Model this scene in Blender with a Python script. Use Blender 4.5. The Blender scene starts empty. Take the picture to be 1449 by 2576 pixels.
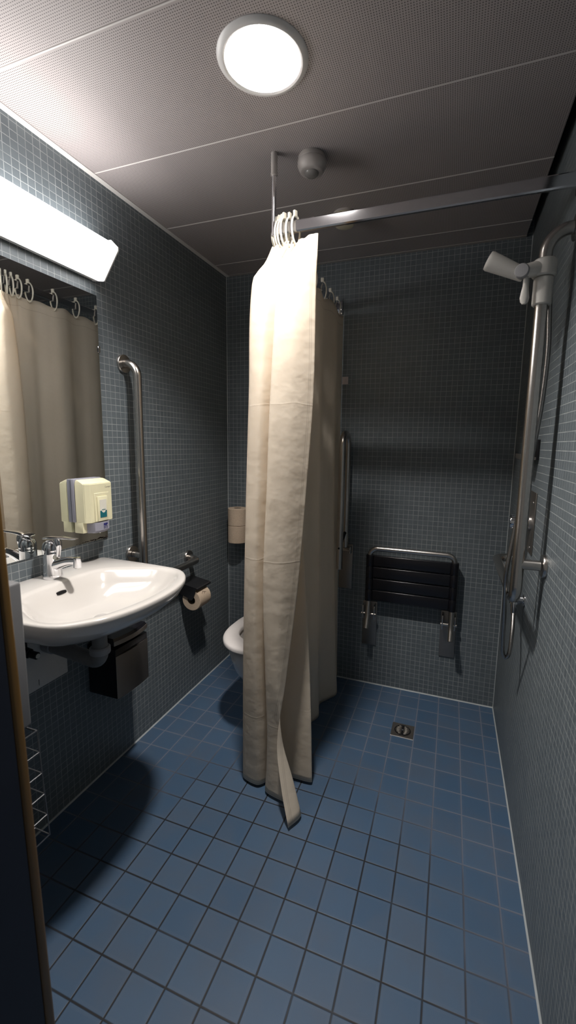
import bpy, bmesh, math, random
from mathutils import Vector, Matrix
random.seed(7)
PI = math.pi
sc = bpy.context.scene
COL = sc.collection

# ------------------------------------------------------------------ room
W, D, H = 1.5387, 1.0559, 2.2698      # right wall x, back wall y, ceiling z
YF, XJ = -0.75, 0.612                 # front wall inner face, doorway jamb
YE = -1.9                             # how far floor and right wall run on

# ------------------------------------------------------------------ materials
def srgb(r, g, b):
    f = lambda c: c/12.92 if c <= .04045 else ((c+.055)/1.055)**2.4
    return (f(r/255), f(g/255), f(b/255), 1)

class NT:
    def __init__(s, name):
        s.m = bpy.data.materials.new(name); s.m.use_nodes = True
        s.t = s.m.node_tree; s.t.nodes.clear()
        s.out = s.n('ShaderNodeOutputMaterial')
    def n(s, typ, **kw):
        nd = s.t.nodes.new(typ)
        for k, v in kw.items(): setattr(nd, k, v)
        return nd
    def l(s, a, b): s.t.links.new(a, b)
    def math(s, op, a, b=None, c=None, clamp=False):
        nd = s.n('ShaderNodeMath', operation=op); nd.use_clamp = clamp
        for i, v in enumerate((a, b, c)):
            if v is None: continue
            if isinstance(v, (int, float)): nd.inputs[i].default_value = v
            else: s.l(v, nd.inputs[i])
        return nd.outputs[0]
    def mix(s, fac, a, b, blend='MIX'):
        nd = s.n('ShaderNodeMix', data_type='RGBA', blend_type=blend)
        for sock, v in ((nd.inputs[0], fac), (nd.inputs[6], a), (nd.inputs[7], b)):
            if isinstance(v, (int, float, tuple)): sock.default_value = v
            else: s.l(v, sock)
        return nd.outputs[2]
    def ramp(s, v, lo, hi):
        nd = s.n('ShaderNodeMapRange', interpolation_type='SMOOTHSTEP')
        nd.inputs[1].default_value = lo; nd.inputs[2].default_value = hi
        s.l(v, nd.inputs[0]); return nd.outputs[0]
    def pos(s):
        g = s.n('ShaderNodeNewGeometry'); x = s.n('ShaderNodeSeparateXYZ')
        s.l(g.outputs['Position'], x.inputs[0]); return x.outputs, g.outputs['Position']
    def noise(s, vec, scale, detail=2, rough=.5):
        nd = s.n('ShaderNodeTexNoise'); nd.inputs['Scale'].default_value = scale
        nd.inputs['Detail'].default_value = detail; nd.inputs['Roughness'].default_value = rough
        if vec is not None: s.l(vec, nd.inputs['Vector'])
        return nd.outputs[0]
    def bsdf(s, color=None, rough=.5, metal=0., bump=None, bstr=.3, bdist=.001, spec=None, coat=0.):
        b = s.n('ShaderNodeBsdfPrincipled')
        if isinstance(color, tuple): b.inputs['Base Color'].default_value = color
        elif color is not None: s.l(color, b.inputs['Base Color'])
        if isinstance(rough, (int, float)): b.inputs['Roughness'].default_value = rough
        else: s.l(rough, b.inputs['Roughness'])
        b.inputs['Metallic'].default_value = metal
        if spec is not None: b.inputs['Specular IOR Level'].default_value = spec
        if coat: b.inputs['Coat Weight'].default_value = coat; b.inputs['Coat Roughness'].default_value = .08
        if bump is not None:
            bp = s.n('ShaderNodeBump'); bp.inputs['Strength'].default_value = bstr
            bp.inputs['Distance'].default_value = bdist
            s.l(bump, bp.inputs['Height']); s.l(bp.outputs[0], b.inputs['Normal'])
        return b
    def done(s, shader):
        s.l(shader.outputs[0], s.out.inputs[0]); return s.m

def simple(name, color, rough=.5, metal=0., nscale=0, namp=.08, bump=0., bscale=300, spec=None, coat=0.):
    """plain material with a faint procedural mottling / micro bump"""
    t = NT(name); _, P = t.pos()
    c = color
    if nscale:
        v = t.noise(P, nscale, 3)
        dark = tuple(x*(1-namp*2) for x in color[:3])+(1,)
        lite = tuple(min(1, x*(1+namp*2)) for x in color[:3])+(1,)
        c = t.mix(v, dark, lite)
    bm_ = t.noise(P, bscale, 2) if bump else None
    return t.done(t.bsdf(c, rough, metal, bm_, bump, .0005, spec, coat))

def grid_mask(t, u, pitch, gap, off=0.):
    f = t.math('FRACT', t.math('DIVIDE', t.math('SUBTRACT', u, off), pitch))
    d = t.math('ABSOLUTE', t.math('SUBTRACT', f, .5))        # .5 at the joint
    return t.ramp(d, .5-gap/pitch/2-.012, .5-gap/pitch/2+.012)

def cell_rand(t, u, v, pitch, ou=0., ov=0.):
    cu = t.math('FLOOR', t.math('DIVIDE', t.math('SUBTRACT', u, ou), pitch))
    cv = t.math('FLOOR', t.math('DIVIDE', t.math('SUBTRACT', v, ov), pitch))
    c = t.n('ShaderNodeCombineXYZ'); t.l(cu, c.inputs[0]); t.l(cv, c.inputs[1])
    w = t.n('ShaderNodeTexWhiteNoise', noise_dimensions='3D'); t.l(c.outputs[0], w.inputs['Vector'])
    return w.outputs['Value']

TILE_A, TILE_B, GROUT = (.105, .126, .140, 1), (.136, .160, .175, 1), (.34, .365, .365, 1)
def mosaic(name, axis):
    t = NT(name); X, P = t.pos()
    u, v = (X[1], X[2]) if axis == 'x' else (X[0], X[2])
    p = .025; ou = D if axis == 'x' else W
    m = t.math('MAXIMUM', grid_mask(t, u, p, .0019, ou), grid_mask(t, v, p, .0019, .006))
    r = cell_rand(t, u, v, p, ou, .006)
    big = t.noise(P, 2.5, 3)
    base = t.mix(t.math('ADD', t.math('MULTIPLY', r, .6), t.math('MULTIPLY', big, .4)), TILE_A, TILE_B)
    gr = t.mix(t.ramp(t.noise(P, 14, 2), .35, .7), GROUT, (.24, .265, .27, 1))
    c = t.mix(m, base, gr)
    rough = t.math('ADD', t.math('MULTIPLY', m, .4), t.math('ADD', .42, t.math('MULTIPLY', r, .08)))
    hgt = t.math('ADD', t.math('SUBTRACT', 1., m), t.math('MULTIPLY', t.noise(P, 90, 2), .25))
    return t.done(t.bsdf(c, rough, 0, hgt, .35, .0008, .45))

def floor_mat():
    t = NT('blue floor tile'); X, P = t.pos()
    u, v = X[0], X[1]; p = .1; ou = W-.0662
    m = t.math('MAXIMUM', grid_mask(t, u, p, .0047, ou), grid_mask(t, v, p, .0047, 0.))
    r = cell_rand(t, u, v, p, ou, 0.)
    n1 = t.noise(P, 7, 4, .6)
    base = t.mix(r, (.050, .098, .172, 1), (.065, .115, .190, 1))
    base = t.mix(t.math('MULTIPLY', t.ramp(n1, .35, .75), .55), base, (.078, .105, .150, 1))
    # joints: worn dark with dirt in the walking area, pale where nobody treads
    dx = t.math('SUBTRACT', u, .80); dy = t.math('SUBTRACT', v, -.35)
    dd = t.math('SQRT', t.math('ADD', t.math('MULTIPLY', dx, dx), t.math('MULTIPLY', t.math('MULTIPLY', dy, dy), .8)))
    dd = t.math('ADD', dd, t.math('MULTIPLY', t.math('SUBTRACT', t.noise(P, 5, 2), .5), .35))
    gcol = t.mix(t.ramp(dd, .46, .86), (.012, .013, .016, 1), (.145, .165, .215, 1))
    gmask = t.math('MULTIPLY', m, t.math('SUBTRACT', 1., t.math('MULTIPLY', t.ramp(t.noise(P, 9, 2), .5, .8), .25)))
    # limescale film near the tile edges
    e = t.math('MAXIMUM', grid_mask(t, u, p, .02, ou), grid_mask(t, v, p, .02, 0.))
    base = t.mix(t.math('MULTIPLY', e, t.math('MULTIPLY', t.noise(P, 16, 2), .12)), base, (.16, .175, .22, 1))
    c = t.mix(gmask, base, gcol)
    rough = t.math('ADD', .40, t.math('MULTIPLY', n1, .25))
    hgt = t.math('ADD', t.math('SUBTRACT', 1., m), t.math('MULTIPLY', t.noise(P, 160, 2), .06))
    return t.done(t.bsdf(c, rough, 0, hgt, .55, .0012, .4))

def ceiling_mat():
    t = NT('perforated ceiling panel'); X, P = t.pos()
    p = .006
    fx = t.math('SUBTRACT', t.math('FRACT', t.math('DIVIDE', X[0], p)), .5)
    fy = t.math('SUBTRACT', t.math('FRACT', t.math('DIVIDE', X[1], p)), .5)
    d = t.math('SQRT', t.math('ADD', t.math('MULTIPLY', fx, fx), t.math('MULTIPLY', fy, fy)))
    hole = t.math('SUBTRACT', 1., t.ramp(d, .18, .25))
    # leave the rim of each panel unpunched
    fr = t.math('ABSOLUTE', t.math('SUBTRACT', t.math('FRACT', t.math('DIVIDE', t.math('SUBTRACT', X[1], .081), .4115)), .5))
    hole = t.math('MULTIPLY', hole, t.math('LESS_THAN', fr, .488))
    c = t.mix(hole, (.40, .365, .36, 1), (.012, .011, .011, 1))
    return t.done(t.bsdf(c, .55, 0, t.math('SUBTRACT', 1., hole), .3, .001))

def brushed(name, color, rough):
    t = NT(name); _, P = t.pos()
    mp = t.n('ShaderNodeMapping'); t.l(P, mp.inputs[0]); mp.inputs['Scale'].default_value = (600, 600, 12)
    n = t.noise(mp.outputs[0], 1., 2)
    return t.done(t.bsdf(color, t.math('ADD', rough-.01, t.math('MULTIPLY', n, .04)), 1., n, .012, .0003))

def emit(name, color, strength):
    t = NT(name); e = t.n('ShaderNodeEmission'); e.inputs[0].default_value = color
    e.inputs[1].default_value = strength; return t.done(e)

def curtain_mat():
    t = NT('cream curtain cotton'); X, P = t.pos()
    uv = t.n('ShaderNodeUVMap'); uv.uv_map = 'UVMap'
    s = t.n('ShaderNodeSeparateXYZ'); t.l(uv.outputs[0], s.inputs[0])
    u, z = s.outputs[0], s.outputs[1]
    n = t.noise(P, 6, 4)
    c = t.mix(n, (.86, .775, .655, 1), (.92, .845, .735, 1))
    def line(v, at, w): return t.math('LESS_THAN', t.math('ABSOLUTE', t.math('SUBTRACT', v, at)), w)
    st = t.math('MAXIMUM', line(u, .022, .0012), t.math('MAXIMUM', line(z, .020, .0012), line(z, 1.958, .0014)))
    st2 = line(u, .016, .0010)
    c = t.mix(t.math('MULTIPLY', t.math('MAXIMUM', st, st2), .30), c, (.42, .34, .26, 1))
    def crease(at, w):
        wz = t.math('ADD', z, t.math('MULTIPLY', t.math('SUBTRACT', t.noise(P, 9, 2), .5), .03))
        return t.math('SUBTRACT', 1., t.ramp(t.math('ABSOLUTE', t.math('SUBTRACT', wz, at)), 0., w))
    h = t.math('ADD', t.math('MULTIPLY', crease(1.47, .004), .10), t.math('MULTIPLY', crease(.93, .005), .15))
    h = t.math('ADD', h, t.math('MULTIPLY', crease(.31, .005), .12))
    w1 = t.noise(P, 11, 3, .55); h = t.math('ADD', h, t.math('MULTIPLY', w1, 2.4))
    h = t.math('ADD', h, t.math('MULTIPLY', t.noise(P, 600, 1), .10))
    b = t.bsdf(c, .8, 0, h, .55, .004, .2)
    tr = t.n('ShaderNodeBsdfTranslucent'); t.l(c, tr.inputs[0])
    mx = t.n('ShaderNodeMixShader'); mx.inputs[0].default_value = .48
    t.l(b.outputs[0], mx.inputs[1]); t.l(tr.outputs[0], mx.inputs[2])
    return t.done(mx)

def wood_mat():
    t = NT('varnished wood edge'); X, P = t.pos()
    mp = t.n('ShaderNodeMapping'); t.l(P, mp.inputs[0]); mp.inputs['Scale'].default_value = (90, 90, 3)
    n = t.noise(mp.outputs[0], 1., 4)
    return t.done(t.bsdf(t.mix(n, (.10, .052, .010, 1), (.18, .097, .023, 1)), .4, 0, n, .1, .0005))

LAMP_L, DOWN_L = 15., 1060.
M = dict(
    tile_x=mosaic('mosaic on side walls', 'x'), tile_y=mosaic('mosaic on end walls', 'y'),
    floor=floor_mat(), ceiling=ceiling_mat(),
    joint=simple('pale joint sealant', (.40, .43, .44, 1), .6, nscale=20),
    void=simple('dark ceiling void', (.006, .006, .007, 1), .9, nscale=10),
    trimw=simple('white painted angle', (.66, .64, .62, 1), .4, nscale=30, namp=.02),
    steel=brushed('brushed steel', (.55, .52, .49, 1), .24),
    steel_dark=brushed('dull steel plate', (.34, .31, .28, 1), .42),
    chrome=simple('chrome', (.80, .80, .82, 1), .055, 1., nscale=40, namp=.02),
    rail=simple('chromed rail', (.74, .74, .78, 1), .10, 1., nscale=60, namp=.03, bump=.03, bscale=80),
    ceramic=simple('glazed ceramic', (.62, .59, .56, 1), .12, 0, nscale=5, namp=.01, coat=.5),
    plastic=simple('white plastic', (.62, .60, .56, 1), .38, 0, nscale=40, namp=.02),
    seatw=simple('toilet seat plastic', (.74, .70, .68, 1), .3, 0, nscale=30, namp=.02),
    cream=simple('cream plastic', (.76, .72, .50, 1), .38, 0, nscale=40, namp=.02),
    lilac=simple('grey lilac plastic', (.30, .30, .36, 1), .4, 0, nscale=40, namp=.02),
    grey=simple('grey plastic', (.30, .30, .31, 1), .45, 0, nscale=40, namp=.03),
    panelg=simple('pale grey enamel', (.55, .54, .52, 1), .4, 0, nscale=30, namp=.02),
    black=simple('black rubber', (.008, .008, .011, 1), .26, 0, nscale=60, namp=.1),
    dark=simple('dark metal', (.022, .022, .024, 1), .35, .6, nscale=60, namp=.1),
    hood=simple('dark steel sheet', (.10, .10, .11, 1), .28, .9, nscale=80, namp=.1),
    paper=simple('unbleached tissue paper', (.56, .44, .33, 1), .95, 0, nscale=160, namp=.10, bump=.6, bscale=420),
    core=simple('cardboard core', (.20, .15, .11, 1), .9, 0, nscale=90),
    pipe=simple('grey waste pipe', (.20, .20, .20, 1), .5, 0, nscale=60),
    ring=simple('ivory ring plastic', (.72, .68, .58, 1), .4, 0, nscale=40, namp=.02),
    tag=simple('woven label', (.55, .48, .47, 1), .8, 0, nscale=60),
    blue=simple('dark blue door paint', (.006, .009, .020, 1), .5, 0, nscale=20, namp=.1),
    wood=wood_mat(), curtain=curtain_mat(),
    wire=simple('coated wire', (.20, .20, .21, 1), .35, .8, nscale=60),
    navy=simple('navy print', (.02, .02, .16, 1), .5, 0, nscale=60),
    ink=simple('dark grey print', (.08, .08, .08, 1), .5, 0, nscale=60),
    teal=simple('teal liquid behind window', (.015, .13, .16, 1), .2, 0, nscale=60),
    label=simple('white label', (.72, .70, .62, 1), .4, 0, nscale=60, namp=.02),
    dirt=simple('dark mould stain', (.03, .022, .016, 1), .8, 0, nscale=300, namp=.3),
    hose=simple('metal shower hose', (.36, .35, .34, 1), .32, 1., nscale=700, namp=.3, bump=.5, bscale=700),
    lamp=emit('lit lamp diffuser', (1., .955, .93, 1), LAMP_L),
    down=emit('lit downlight', (1., .95, .90, 1), DOWN_L),
    refl=simple('satin reflector', (.12, .118, .115, 1), .5, 0, nscale=30, namp=.01),
    greyd=simple('mid grey plastic', (.15, .15, .155, 1), .45, 0, nscale=40, namp=.03),
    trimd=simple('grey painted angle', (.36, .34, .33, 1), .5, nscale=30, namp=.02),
    lens=simple('smoky sensor lens', (.22, .21, .20, 1), .18, 0, nscale=60, namp=.05),
    fixture=simple('white lamp housing', (.72, .71, .70, 1), .35, 0, nscale=40, namp=.02),
    sensor=simple('off white sensor plastic', (.44, .41, .39, 1), .45, 0, nscale=60, namp=.02),
    dome=simple('yellowed plastic', (.62, .58, .44, 1), .4, 0, nscale=60, namp=.02),
)
_m = NT('mirror silver'); M['mirror'] = _m.done(_m.bsdf(_m.mix(_m.noise(_m.pos()[1], 3, 2), (.80, .83, .82, 1), (.84, .86, .85, 1)), .012, 1.))

# ------------------------------------------------------------------ object helpers
def link(name, bm, mat, parent=None, origin=(0, 0, 0), smooth=True, angle=40):
    me = bpy.data.meshes.new(name)
    bmesh.ops.recalc_face_normals(bm, faces=bm.faces)
    bm.to_mesh(me); bm.free()
    o = bpy.data.objects.new(name, me); COL.objects.link(o)
    if parent is not None:
        o.parent = parent
        off = Vector(parent.get('_o', (0, 0, 0)))
        o['_o'] = tuple(off)
    else:
        off = Vector(origin); o.location = off; o['_o'] = tuple(off)
    me.transform(Matrix.Translation(-off))
    me.materials.append(M[mat] if isinstance(mat, str) else mat)
    if smooth:
        me.shade_smooth()
        try: me.set_sharp_from_angle(angle=math.radians(angle))
        except Exception: pass
    return o
def thing(name, label, cat, loc, group=None):
    o = bpy.data.objects.new(name, None); COL.objects.link(o)
    o.location = loc; o.empty_display_size = .05; o['_o'] = tuple(loc)
    o['label'] = label; o['category'] = cat
    if group: o['group'] = group
    return o
def tag(o, label, cat, group=None):
    o['label'] = label; o['category'] = cat
    if group: o['group'] = group
    return o
def struct(name, bm, mat, smooth=False, parent=None):
    o = link(name, bm, mat, parent, smooth=smooth)
    if parent is None: o['kind'] = 'structure'
    return o

def box(bm, lo, hi, bev=0., seg=2):
    lo, hi = Vector(lo), Vector(hi)
    r = bmesh.ops.create_cube(bm, size=1)
    vs = r['verts']; c = (lo+hi)/2; s = hi-lo
    for v in vs: v.co = Vector((v.co.x*s.x, v.co.y*s.y, v.co.z*s.z))+c
    if bev:
        es = list({e for v in vs for e in v.link_edges})
        bmesh.ops.bevel(bm, geom=es, offset=bev, segments=seg, affect='EDGES', profile=.5)
    return bm
def B(lo, hi, bev=0., seg=2): return box(bmesh.new(), lo, hi, bev, seg)

def fillet(pts, rad, n=8):
    """rounds the corners of a polyline; rad: number or list per inner vertex"""
    P = [Vector(p) for p in pts]; out = [P[0]]
    for i in range(1, len(P)-1):
        r = rad[i-1] if isinstance(rad, (list, tuple)) else rad
        a, b, c = P[i-1], P[i], P[i+1]
        u, v = (a-b).normalized(), (c-b).normalized()
        ang = u.angle(v)
        if r <= 0 or ang > PI-.02: out.append(b); continue
        d = min(r/math.tan(ang/2), (a-b).length*.98, (c-b).length*.98); r2 = d*math.tan(ang/2)
        p0, p1 = b+u*d, b+v*d
        cen = b+(u+v).normalized()*(r2/math.sin(ang/2))
        q0, q1 = p0-cen, p1-cen; th = q0.angle(q1)
        for k in range(n+1):
            t = k/n
            out.append(cen+(q0*math.sin((1-t)*th)+q1*math.sin(t*th))/math.sin(th))
    out.append(P[-1]); return out
def spline(pts, n=8, closed=False):
    P = [Vector(p) for p in pts]; out = []; N = len(P)
    for i in range(N if closed else N-1):
        if closed: a, b, c, d = P[(i-1) % N], P[i], P[(i+1) % N], P[(i+2) % N]
        else: a, b, c, d = P[max(i-1, 0)], P[i], P[i+1], P[min(i+2, N-1)]
        for k in range(n):
            t = k/n
            out.append(.5*((2*b)+(c-a)*t+(2*a-5*b+4*c-d)*t*t+(3*b-a-3*c+d)*t**3))
    if not closed: out.append(P[-1])
    return out
def tube(bm, pts, r, seg=16, caps=True, sx=1., up=None):
    P = [Vector(p) for p in pts]; N = len(P)
    R = r if isinstance(r, (list, tuple)) else [r]*N
    T = []
    for i in range(N):
        a = P[max(i-1, 0)]; b = P[min(i+1, N-1)]; T.append((b-a).normalized())
    ref = Vector(up) if up else (Vector((0, 0, 1)) if abs(T[0].z) < .9 else Vector((1, 0, 0)))
    nrm = (ref-T[0]*ref.dot(T[0])).normalized(); rings = []
    for i in range(N):
        nrm = (nrm-T[i]*nrm.dot(T[i])).normalized(); bn = T[i].cross(nrm)
        rings.append([bm.verts.new(P[i]+R[i]*(math.cos(2*PI*k/seg)*nrm+sx*math.sin(2*PI*k/seg)*bn)) for k in range(seg)])
    for i in range(N-1):
        for k in range(seg):
            bm.faces.new((rings[i][k], rings[i][(k+1) % seg], rings[i+1][(k+1) % seg], rings[i+1][k]))
    if caps:
        bm.faces.new(rings[0][::-1]); bm.faces.new(rings[-1])
    return bm
def T(pts, r, **k): return tube(bmesh.new(), pts, r, **k)
def lathe(bm, prof, origin, axis=(0, 0, 1), seg=40, close=False):
    """prof: (radius, height along axis)"""
    ax = Vector(axis).normalized(); ref = Vector((1, 0, 0)) if abs(ax.x) < .9 else Vector((0, 1, 0))
    n = (ref-ax*ref.dot(ax)).normalized(); b = ax.cross(n); O = Vector(origin); rings = []
    for r, h in prof:
        if r < 1e-6: rings.append([bm.verts.new(O+ax*h)])
        else: rings.append([bm.verts.new(O+ax*h+r*(math.cos(2*PI*k/seg)*n+math.sin(2*PI*k/seg)*b)) for k in range(seg)])
    pairs = list(zip(rings, rings[1:]))
    if close: pairs.append((rings[-1], rings[0]))
    for A, C in pairs:
        for k in range(seg):
            k2 = (k+1) % seg
            if len(A) == 1 and len(C) == 1: continue
            if len(A) == 1: bm.faces.new((A[0], C[k2], C[k]))
            elif len(C) == 1: bm.faces.new((A[k], A[k2], C[0]))
            else: bm.faces.new((A[k], A[k2], C[k2], C[k]))
    return bm
def Lt(prof, origin, axis=(0, 0, 1), **k): return lathe(bmesh.new(), prof, origin, axis, **k)
def cyl(bm, p0, p1, r, seg=24, bev=.0): 
    p0, p1 = Vector(p0), Vector(p1); L = (p1-p0).length
    b = min(bev, r*.5, L*.4)
    prof = [(0, 0), (r-b, 0), (r, b), (r, L-b), (r-b, L), (0, L)] if b else [(0, 0), (r, 0), (r, L), (0, L)]
    return lathe(bm, prof, p0, p1-p0, seg)
def Cy(p0, p1, r, **k): return cyl(bmesh.new(), p0, p1, r, **k)
def loft(bm, rings, cap0=True, cap1=True):
    V = [[bm.verts.new(p) for p in r] for r in rings]
    n = len(V[0])
    for a, b in zip(V, V[1:]):
        for k in range(n): bm.faces.new((a[k], a[(k+1) % n], b[(k+1) % n], b[k]))
    if cap0: bm.faces.new(V[0][::-1])
    if cap1: bm.faces.new(V[-1])
    return bm
def prism(bm, poly, d0, d1, axis='y'):
    """extrudes a polygon given in the plane across axis"""
    def mk(p, d):
        if axis == 'y': return (p[0], d, p[1])
        if axis == 'x': return (d, p[0], p[1])
        return (p[0], p[1], d)
    return loft(bm, [[mk(p, d0) for p in poly], [mk(p, d1) for p in poly]])
def Pr(poly, d0, d1, axis='y'): return prism(bmesh.new(), poly, d0, d1, axis)
def copy_tree(o, parent=None):
    c = o.copy(); COL.objects.link(c)
    if parent is not None: c.parent = parent
    for ch in list(o.children): copy_tree(ch, c)
    return c
def strokes(bm, paths, r, seg=6):
    for p in paths: tube(bm, p, r, seg=seg)
    return bm

# ------------------------------------------------------------------ shell
HT = H+.14
struct('wall_left', B((-.08, YF, -.08), (0, D, HT)), 'tile_x')
struct('wall_back', B((-.08, D, -.08), (W+.08, D+.08, HT)), 'tile_y')
struct('wall_right', B((W, YE, -.08), (W+.08, D, HT)), 'tile_x')
struct('wall_front', B((-.08, -.90, -.08), (XJ-.056, YF, HT)), 'tile_y')
struct('floor', B((-.0, YE, -.08), (W, D, 0)), 'floor')

# ceiling: slab panels with fine open seams over a dark void
LX, LY, LR = .766, -.140, .097
def panel_box(bm, x0, x1, y0, y1):
    box(bm, (x0, y0, H), (x1, y1, H+.018), .0014, 1)
def panel_hole(bm, x0, x1, y0, y1, c, r, n=72):
    cx, cy = c; ang = [2*PI*k/n for k in range(n)]
    cor = [(x1, y1), (x0, y1), (x0, y0), (x1, y0)]
    for q in cor:
        a = math.atan2(q[1]-cy, q[0]-cx) % (2*PI)
        i = min(range(n), key=lambda k: abs((ang[k]-a+PI) % (2*PI)-PI)); ang[i] = a
    def rect(a):
        dx, dy = math.cos(a), math.sin(a); t = 9
        if abs(dx) > 1e-9: t = min(t, ((x1 if dx > 0 else x0)-cx)/dx)
        if abs(dy) > 1e-9: t = min(t, ((y1 if dy > 0 else y0)-cy)/dy)
        return cx+dx*t, cy+dy*t
    for z, flip in ((H, 0), (H+.018, 1)):
        I = [bm.verts.new((cx+r*math.cos(a), cy+r*math.sin(a), z)) for a in ang]
        O = [bm.verts.new((*rect(a), z)) for a in ang]
        if not flip: I0, O0 = I, O
        for k in range(n):
            k2 = (k+1) % n; bm.faces.new((I[k], I[k2], O[k2], O[k]))
    for k in range(n):
        k2 = (k+1) % n
        bm.faces.new((I0[k], I0[k2], I[k2], I[k])); bm.faces.new((O0[k], O0[k2], O[k2], O[k]))
bm = bmesh.new(); g = .0024
xs0, xs1 = .004, W-.027
seams = [YE]+[.081+.4115*k for k in (-3, -2, -1, 0, 1, 2)]+[D-.004]
for y0, y1 in zip(seams, seams[1:]):
    if y0 < LY < y1: panel_hole(bm, xs0, xs1, y0+g, y1-g, (LX, LY), LR)
    else: panel_box(bm, xs0, xs1, y0+g, y1-g)
struct('ceiling', bm, 'ceiling')
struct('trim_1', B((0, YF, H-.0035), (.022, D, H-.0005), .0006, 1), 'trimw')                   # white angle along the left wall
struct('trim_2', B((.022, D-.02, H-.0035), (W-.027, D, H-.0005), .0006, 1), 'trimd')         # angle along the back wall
bm = bmesh.new()
for y in seams[1:-1]: box(bm, (xs0, y-.0021, H-.0008), (xs1, y+.0021, H+.016), .0006, 1)
struct('trim_3', bm, 'trimw')                                                                 # flush cover strips in the seams
struct('trim_4', B((-.08, YE, HT), (W+.08, D+.08, HT+.04)), 'void')                            # slab over the void
# sealant lines where walls and floor meet
struct('trim_5', Pr([(0, 0), (.0045, 0), (0, .0045)], YF, D, 'y'), 'joint')
struct('trim_6', Pr([(D, 0), (D, .0045), (D-.0045, 0)], 0, W, 'x'), 'joint')
struct('trim_7', Pr([(W, 0), (W-.0045, 0), (W, .0045)], YE, D, 'y'), 'joint')
struct('trim_8', Pr([(0, D), (.003, D), (0, D-.003)], 0, H, 'z'), 'joint')
struct('trim_9', Pr([(W, D), (W-.003, D), (W, D-.003)], 0, H, 'z'), 'joint')
# doorway: blue lining with a wooden lipping on its inner edge
def lean(bm):
    for v in bm.verts: v.co.x += -.030*(v.co.z-.6)-.006
    return bm
dl = struct('door_1', lean(B((XJ-.05, -.90, 0), (XJ-.001, -.7655, HT-.16), .002, 1)), 'blue')
link('wood_edge', lean(B((XJ-.05, -.7655, 0), (XJ, YF+.003, HT-.16), .005, 3)), 'wood', dl)

# ------------------------------------------------------------------ lamps
dn = thing('downlight', 'round recessed ceiling downlight, switched on, white metal rim', 'ceiling light', (LX, LY, H))
link('rim', Lt([(LR-.004, .0), (LR-.004, -.006), (LR+.001, -.009), (.106, -.007), (.112, -.001), (.112, 0)], (LX, LY, H), seg=72), 'fixture', dn)
link('reflector', Lt([(LR-.004, -.004), (LR-.006, .02), (.082, .075), (.066, .095), (.0, .0955)], (LX, LY, H), seg=72), 'refl', dn)
link('glass', Lt([(0, .082), (.044, .0825), (.052, .0845), (.055, .088), (.052, .0915), (0, .094)], (LX, LY, H), seg=48), 'down', dn)

LY0, LY1 = -.55, .068
ml = thing('mirror_lamp', 'long white wall lamp over the mirror, switched on, slanted diffuser', 'wall light', (0, (LY0+LY1)/2, 1.91))
prof = [(.008, 1.9175), (.050, 1.909), (.054, 1.911), (.118, 2.000), (.118, 2.006), (.092, 2.030), (.008, 2.034)]
link('diffuser', Pr(prof, LY0+.006, LY1-.006, 'y'), 'lamp', ml, smooth=False)
cap = [(.001, 1.912), (.053, 1.904), (.058, 1.906), (.124, 1.998), (.124, 2.008), (.095, 2.036), (.001, 2.040)]
link('end_cap', Pr(cap, LY1-.005, LY1, 'y'), 'fixture', ml, smooth=False)
link('end_cap', Pr(cap, LY0, LY0+.005, 'y'), 'fixture', ml, smooth=False)
link('back_plate', B((.001, LY0+.006, 1.914), (.0075, LY1-.006, 2.034)), 'fixture', ml)
link('bottom_rail', Pr([(.0076, 1.9155), (.0076, 1.912), (.030, 1.9078), (.030, 1.9112)], LY0+.006, LY1-.006, 'y'), 'fixture', ml, smooth=False)

# ------------------------------------------------------------------ ceiling devices
sx, sy = .770, .240
sn = thing('motion_sensor', 'round off-white motion sensor on the ceiling beside the curtain rod', 'sensor', (sx, sy, H))
link('base', Lt([(0, 0), (.043, 0), (.0445, -.003), (.0455, -.013), (.0435, -.015), (0, -.015)], (sx, sy, H), seg=48), 'sensor', sn)
link('head', Lt([(0, -.0152), (.0455, -.0152), (.047, -.018), (.0468, -.029), (.0435, -.036), (.038, -.046), (.034, -.0485), (.024, -.049), (0, -.049)], (sx, sy, H), seg=48), 'sensor', sn)
link('lens', Lt([(.0235, -.0491), (.0225, -.053), (.017, -.058), (.009, -.061), (0, -.0618)], (sx, sy, H), seg=40), 'lens', sn)
qx, qy = .79, .615
sd = thing('smoke_detector', 'yellowed round ceiling detector half hidden behind the curtain rail', 'detector', (qx, qy, H))
link('base', Lt([(0, 0), (.047, 0), (.047, -.008), (0, -.008)], (qx, qy, H), seg=40), 'sensor', sd)
link('cover', Lt([(0, -.0082), (.044, -.0082), (.046, -.014), (.044, -.034), (.037, -.045), (.02, -.049), (0, -.0495)], (qx, qy, H), seg=40), 'dome', sd)

# ------------------------------------------------------------------ curtain rail
RX, RY, RZ0, RZ1, RT = .66, .185, 2.020, 2.058, .007
rl = thing('curtain_rail', 'L-shaped chromed curtain rail hanging from the ceiling by a rod', 'curtain rail', (RX, RY, RZ0))
def railprof(c, n_out):
    x, z0, z1 = RT, RZ0, RZ1
    return [(-x, z0+.005), (-x*.6, z0+.001), (x*.6, z0+.001), (x, z0+.005), (x, z1-.004), (x*.5, z1), (-x*.5, z1), (-x, z1-.004)]
pr = railprof(0, 0)
def sweep(path):
    rings = []
    for i, p in enumerate(path):
        a, b = path[max(i-1, 0)], path[min(i+1, len(path)-1)]; t = (b-a).normalized(); n = Vector((-t.y, t.x, 0))
        rings.append([Vector((p.x+n.x*q[0], p.y+n.y*q[0], q[1])) for q in pr])
    return loft(bmesh.new(), rings)
RC = .032
cpath = fillet([(W-.012, RY, 0), (RX, RY, 0), (RX, RY+.06, 0)], RC, 10)
link('front_bar', sweep(cpath), 'rail', rl, angle=25)
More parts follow.
